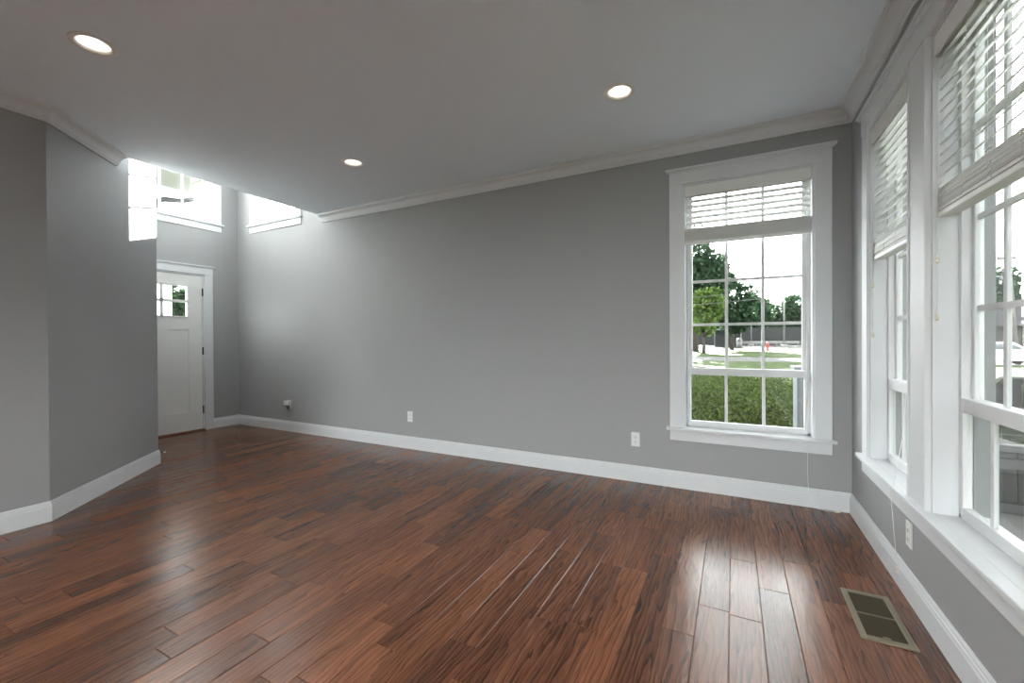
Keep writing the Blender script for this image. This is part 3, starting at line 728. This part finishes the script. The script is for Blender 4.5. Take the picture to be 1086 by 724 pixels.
for k, (x, y, h) in enumerate(far):
    tree(x, y, h, 4.6, adj[k] + ' tree in the distant belt behind the ball field, %s from the left' % ('first second third fourth fifth sixth seventh eighth ninth tenth eleventh twelfth thirteenth fourteenth'.split()[k]), LEAF_M if k % 3 else LEAF_D, 4200, .5, 30 + k, .04, .3, 'distant tree belt', 'distant_tree')
# leafy ground cover close to the back window
def gc(rng, n):
    y = 7.0 + 16 * rng.random(n) ** 1.6; x = -1.5 - 0.06 * y + (3.2 + 0.42 * y) * rng.random(n)
    return np.stack([x, y, GZ + 0.02 + 0.10 * rng.random(n)], 1)
V, Fq = leaves(42000, gc, 0.045, 5)
tag(leaf_obj('ground_cover', V, Fq, GRASSL), 'low leafy ground cover outside the back window', 'ground cover', kind='stuff')
# shrub by the entry
sh = empty('leafy_shrub', (-9.1, 4.15, GZ)); tag(sh, 'green shrub seen through the front door panes', 'shrub')
V, Fq = leaves(6000, crown_fn((0, 0, 1.6), (0.8, 0.9, 1.15), 14, 3), 0.07, 8); leaf_obj('leafage', V, Fq, LEAF_M, sh)
MB().tube([(0, 0, 0), (0.05, 0, .7), (0, .05, 1.5)], [.05, .04, .02], 8).build('stem', BARK, sh, smooth=True)
# porch column and eave outside the entry
pc = empty('porch_column', (-7.75, 3.29, GZ)); tag(pc, 'white grooved porch column outside the front door', 'column')
m = MB(); m.box(-.10, .10, -.14, .14, 0.12, 2.9)
for k in range(3): m.box(.10, .112, -.13 + k * .095, -.065 + k * .095, .2, 2.8)
m.build('shaft', SIDING, pc, 0.004); m = MB(); m.box(-.14, .14, -.18, .18, 0, .12); m.build('plinth', SIDING, pc, 0.004)
ev = empty('roof_eave', (-9.2, 3.8, 2.7)); tag(ev, 'white eave with gutter and downspout beyond the high entry window', 'eave')
m = MB(); m.box(-2.2, 1.2, -2.6, 0.58, 1.25, 1.30); m.build('soffit', SIDING, ev)
m = MB(); m.box(-2.2, 1.24, 0.58, 0.62, 1.20, 1.40); m.box(1.2, 1.24, -2.6, .58, 1.20, 1.40); m.build('fascia', SIDING, ev, .004)
m = MB(); m.tube([(-2.2, .68, 1.33), (1.25, .68, 1.33)], .06, 10); m.build('gutter', METG, ev, smooth=True)
m = MB(); m.tube([(.1, .66, 1.28), (.1, .62, 1.16), (.08, .45, 1.09), (.05, .2, 1.06), (.04, .09, 1.0), (.04, .07, .85), (.04, .07, -3.1)], .042, 8); m.build('downspout', METG, ev, smooth=True)
m = MB(); m.box(-2.0, 0, -2.5, 0, -3.15, 1.25); m.build('side_wall', SIDING, ev)
m = MB(); m.extrude([(-2.3, 1.405), (1.3, 1.405), (-.5, 2.2)], lambda p, t: (p[0], t, p[1]), -2.65, .66); m.build('roof', ROOFM, ev)

# ball field fence, poles, bin, hydrant, sign, benches
fe = empty('field_fence', (0, 98, GZ)); tag(fe, 'long dark screened fence of the ball field', 'fence')
m = MB(); m.box(-60, 52, 0, .03, .15, 3.7); m.build('wind_screen', SCREEN, fe)
for k in range(18):
    x = -58 + k * 6.4; m = MB(); m.tube([(x, .1, -.05), (x, .1, 3.9)], .05, 8); m.build('post', METG, fe)
def lamp_pole(x, y, h, label):
    p = empty('street_lamp', (x, y, GZ)); tag(p, label, 'street lamp', 'poles by the ball field')
    m = MB(); m.lathe([(.55, 0), (.55, .5), (.3, .55)], (0, 0, 0), 16); m.build('footing', CONC, p)
    m = MB(); m.tube([(0, 0, .4), (0, 0, h)], [.13, .08], 10); m.build('pole', METG, p, smooth=True)
    m = MB(); m.box(-.5, .5, -.2, .2, h, h + .22); m.box(-.08, .08, -.08, .08, h - .2, h); m.build('lamp_head', METG, p, .03)
lamp_pole(7.3, 82, 13.6, 'grey lamp pole on a round footing near the pane edge'); lamp_pole(3.1, 96, 9.8, 'thinner grey lamp pole further back by the ball field')
tc_ = empty('litter_bin', (.83, 78.5, GZ)); tag(tc_, 'dark round litter bin on the far grass', 'litter bin')
MB().lathe([(.36, 0), (.42, .1), (.45, 1.15), (.40, 1.2)], (0, 0, 0), 18).build('body', DARKM, tc_, smooth=True)
MB().lathe([(.47, 1.2), (.47, 1.28), (.28, 1.55), (.18, 1.6)], (0, 0, 0), 18).build('lid', DARKM, tc_, smooth=True)
hy = empty('fire_hydrant', (3.8, 62.5, GZ)); tag(hy, 'small red fire hydrant on the far grass', 'hydrant')
MB().lathe([(.24, 0), (.24, .08), (.17, .1), (.17, .72), (.23, .74), (.23, .80)], (0, 0, 0), 16).build('barrel', REDM, hy, smooth=True)
MB().lathe([(.2, .80), (.17, .95), (.08, 1.05), (.05, 1.14)], (0, 0, 0), 16).build('bonnet', REDM, hy, smooth=True)
m = MB(); m.tube([(-.32, 0, .58), (.32, 0, .58)], .08, 10); m.tube([(0, 0, .52), (0, -.3, .52)], .1, 10); m.build('nozzle', REDM, hy)
sg = empty('dugout_shelter', (-.9, 84.5, GZ)); tag(sg, 'open dark shelter with a pale roof edge by the ball field', 'shelter')
m = MB(); m.box(-2.2, 2.2, -1.0, 1.2, 3.05, 3.25); m.build('roof', CONC, sg)
m = MB(); m.box(-2.1, 2.1, 1.0, 1.1, 0, 3.05); m.build('back_panel', SCREEN, sg)
for x in (-2.05, 2.05): MB().tube([(x, -.9, 0), (x, -.9, 3.05)], .08, 8).build('post', DARKM, sg)
def bench(x, y, label):
    b = empty('park_bench', (x, y, GZ + .02)); tag(b, label, 'bench', 'benches by the ball field')
    MB().box(-1.6, 1.6, -.2, .2, .45, .52).build('seat', CONC, b)
    MB().box(-1.6, 1.6, .25, .30, .65, 1.05, None).build('backrest', CONC, b)
    for s in (-1.3, 1.3):
        m = MB(); m.box(s - .06, s + .06, -.18, .2, 0, .45); m.box(s - .06, s + .06, .2, .27, 0, 1.0); m.build('leg', METG, b)
for k, (x, y) in enumerate(((2.4, 88), (5.6, 90), (8.9, 91))): bench(x, y, ('first', 'second', 'third')[k] + ' pale bench from the dark bin, in front of the field fence')

# outside the side windows
ub = empty('utility_cabinet', (0.94, 6.75, GZ)); tag(ub, 'grey utility cabinet standing outside the back window edge', 'cabinet')
MB().box(-.22, .22, -.2, .2, 0, 1.22).build('body', CABM, ub, .01); MB().box(-.25, .25, -.23, .23, 1.22, 1.27).build('lid', METG, ub, .008)
MB().box(-.19, .19, -.212, -.2, .1, 1.15).build('door_panel', METG, ub, .004)
pf = empty('patio_fence', (1.0, 4.75, -0.2)); tag(pf, 'low grey board fence with a flat rail beside the patio', 'fence')
m = MB(); m.box(.25, 4.2, -.06, .08, .50, .55); m.build('top_rail', CAPM, pf, .004)
m = MB(); m.box(.25, 4.2, -.015, .03, .36, .44); m.box(.25, 4.2, -.015, .03, .02, .09); m.build('cross_rail', CAPM, pf, .003)
m = MB()
for k in range(27): m.box(.25 + k * .145, .25 + k * .145 + .138, .0305, .05, .0, .50)
m.build('boards', FENCEM, pf)
for x in (.25, 2.2, 4.1): MB().box(x, x + .09, -.045, .045, 0, .50).build('post', FENCEM, pf, .003)
def patio_chair(x, y, rz, label):
    c = empty('patio_chair', (x, y, -0.2), rz); tag(c, label, 'chair', 'dark patio chairs')
    m = MB(); w = .27
    for s in (-1, 1):
        pass
    pts = [(-w, .02, .42), (-w, .10, .88), (-w + .05, .115, .96), (-w + .10, .12, .985), (w - .10, .12, .985), (w - .05, .115, .96), (w, .10, .88), (w, .02, .42)]
    m.tube(pts, .014, 8); m.build('back_frame', CHAIRM, c, smooth=True)
    MB().extrude([(-w + .01, .43), (w - .01, .43), (w - .01, .88), (w - .10, .97), (-w + .10, .97), (-w + .01, .88)], lambda p, t: (p[0], .02 + (p[1] - .42) * .175 + t, p[1]), -.004, .004).build('backrest', MESHM, c)
    MB().box(-w, w, -.46, .02, .40, .425).build('seat', MESHM, c, .006)
    for s in (-1, 1):
        MB().tube([(s * w, -.44, 0), (s * w, -.44, .64), (s * w, -.40, .66), (s * w, .06, .66)], .014, 8).build('arm', CHAIRM, c, smooth=True)
        MB().tube([(s * w, .02, .42), (s * w, .10, 0)], .014, 8).build('leg', CHAIRM, c, smooth=True)
patio_chair(2.58, 6.0, R(8), 'dark sling patio chair with pale frame, beside the window post')
patio_chair(3.35, 6.0, R(-6), 'second dark sling patio chair with pale frame, further from the house')
nh = empty('house_light_block', (7.6, -5.2, GZ)); tag(nh, 'added unseen grey house block holding light off the window wall', 'house')  # unseen house added to keep side sky off windows and left wall
m = MB(); m.box(-3.0, 3.0, -9.0, 8.6, 0, 6.2); m.build('wall', FENCEM, nh)
m = MB(); m.extrude([(-3.5, 6.2), (3.5, 6.2), (0, 8.4)], lambda p, t: (p[0], t, p[1]), -9.4, 9.0); m.build('roof', ROOFM, nh)
for y in (-6.5, -2.0, 2.5, 6.0):
    w_ = MB(); w_.box(-3.06, -3.0, y - .55, y + .55, 3.6, 5.1); w_ = w_.build('window', SIDING, nh, .004)
    MB().box(-3.065, -3.058, y - .47, y + .47, 3.68, 5.02).build('pane', TINT, w_)

tree(7.6, 9.6, 8.5, 2.6, 'added unseen bushy tree holding back light near the patio', LEAF_D, 5200, .22, 61, .10, .18)  # unseen tree added to hold daylight off the left wall
# utility pole with arm and wires
up_ = empty('utility_pole', (18.4, 45.0, GZ)); tag(up_, 'leaning wooden utility pole with a lamp arm and wires', 'utility pole')
MB().tube([(0, 0, -.1), (-.2, 0, 4), (-.45, 0, 7.9)], [.22, .20, .16], 12).build('pole', POLEM, up_, smooth=True)
MB().box(-.95, .05, -.07, .07, 7.35, 7.55).build('crossarm', POLEM, up_)
MB().box(-.95, -.85, -.05, .05, 7.55, 7.8).build('insulator', METG, up_)
m = MB(); m.tube([(-.3, 0, 5.75), (-.8, 0, 6.1), (-1.5, 0, 6.22), (-1.9, 0, 6.15)], .06, 8); m.build('lamp_arm', METG, up_, smooth=True)
m = MB(); m.lathe([(.05, .1), (.26, .02), (.30, -.08), (.18, -.16)], (-2.0, 0, 6.15), 14); m.build('lamp_head', METG, up_, smooth=True)
for z, dx in ((7.6, -.9), (6.9, -.4)):
    m = MB(); m.tube([(dx + (t * -60), 0, z - 2.2 * 4 * t * (1 - t)) for t in np.linspace(0, 1, 16)], .02, 5); m.build('wire', DARKM, up_)
# parked car and low building across
van = empty('parked_car', (13.9, 36.2, GZ - .05)); tag(van, 'pale parked car on the street beyond the side windows', 'car')
m = MB(); m.extrude([(-2.1, .28), (2.1, .28), (2.2, .62), (2.05, .82), (1.15, .92), (.55, 1.36), (-1.1, 1.40), (-1.9, .98), (-2.2, .9), (-2.2, .5)], lambda p, t: (p[0], t, p[1]), -.85, .85); m.build('body', VANM, van, .05)
m = MB(); m.extrude([(-1.6, .95), (.95, .95), (.45, 1.29), (-1.05, 1.33)], lambda p, t: (p[0], t, p[1]), -.86, .86); m.build('window', TINT, van)
for x in (-1.35, 1.35):
    for s in (-.8, .8):
        m = MB(); m.tube([(x, s - .09, .31), (x, s + .09, .31)], .31, 18); m.build('wheel', TYRE, van)
ga = empty('garage_building', (29, 58.0, GZ)); tag(ga, 'low grey building under trees beyond the side windows', 'building')
m = MB(); m.box(-9, 9, -3, 3, 0, 2.6); m.build('wall', FENCEM, ga)
m = MB(); m.extrude([(-3.6, 2.6), (3.6, 2.6), (0, 4.6)], lambda p, t: (t, p[0], p[1]), -9.5, 9.5); m.build('roof', ROOFM, ga)
m = MB(); m.box(-6, -3.4, -3.04, -3, 0, 2.1); m.build('garage_door', CAPM, ga)
m = MB(); m.box(1, 2.4, -3.04, -3, .9, 1.9); m.build('window', TINT, ga)

S.cycles.use_denoising = True
S.cycles.max_bounces = 12
S.cycles.diffuse_bounces = 8
S.cycles.transparent_max_bounces = 24
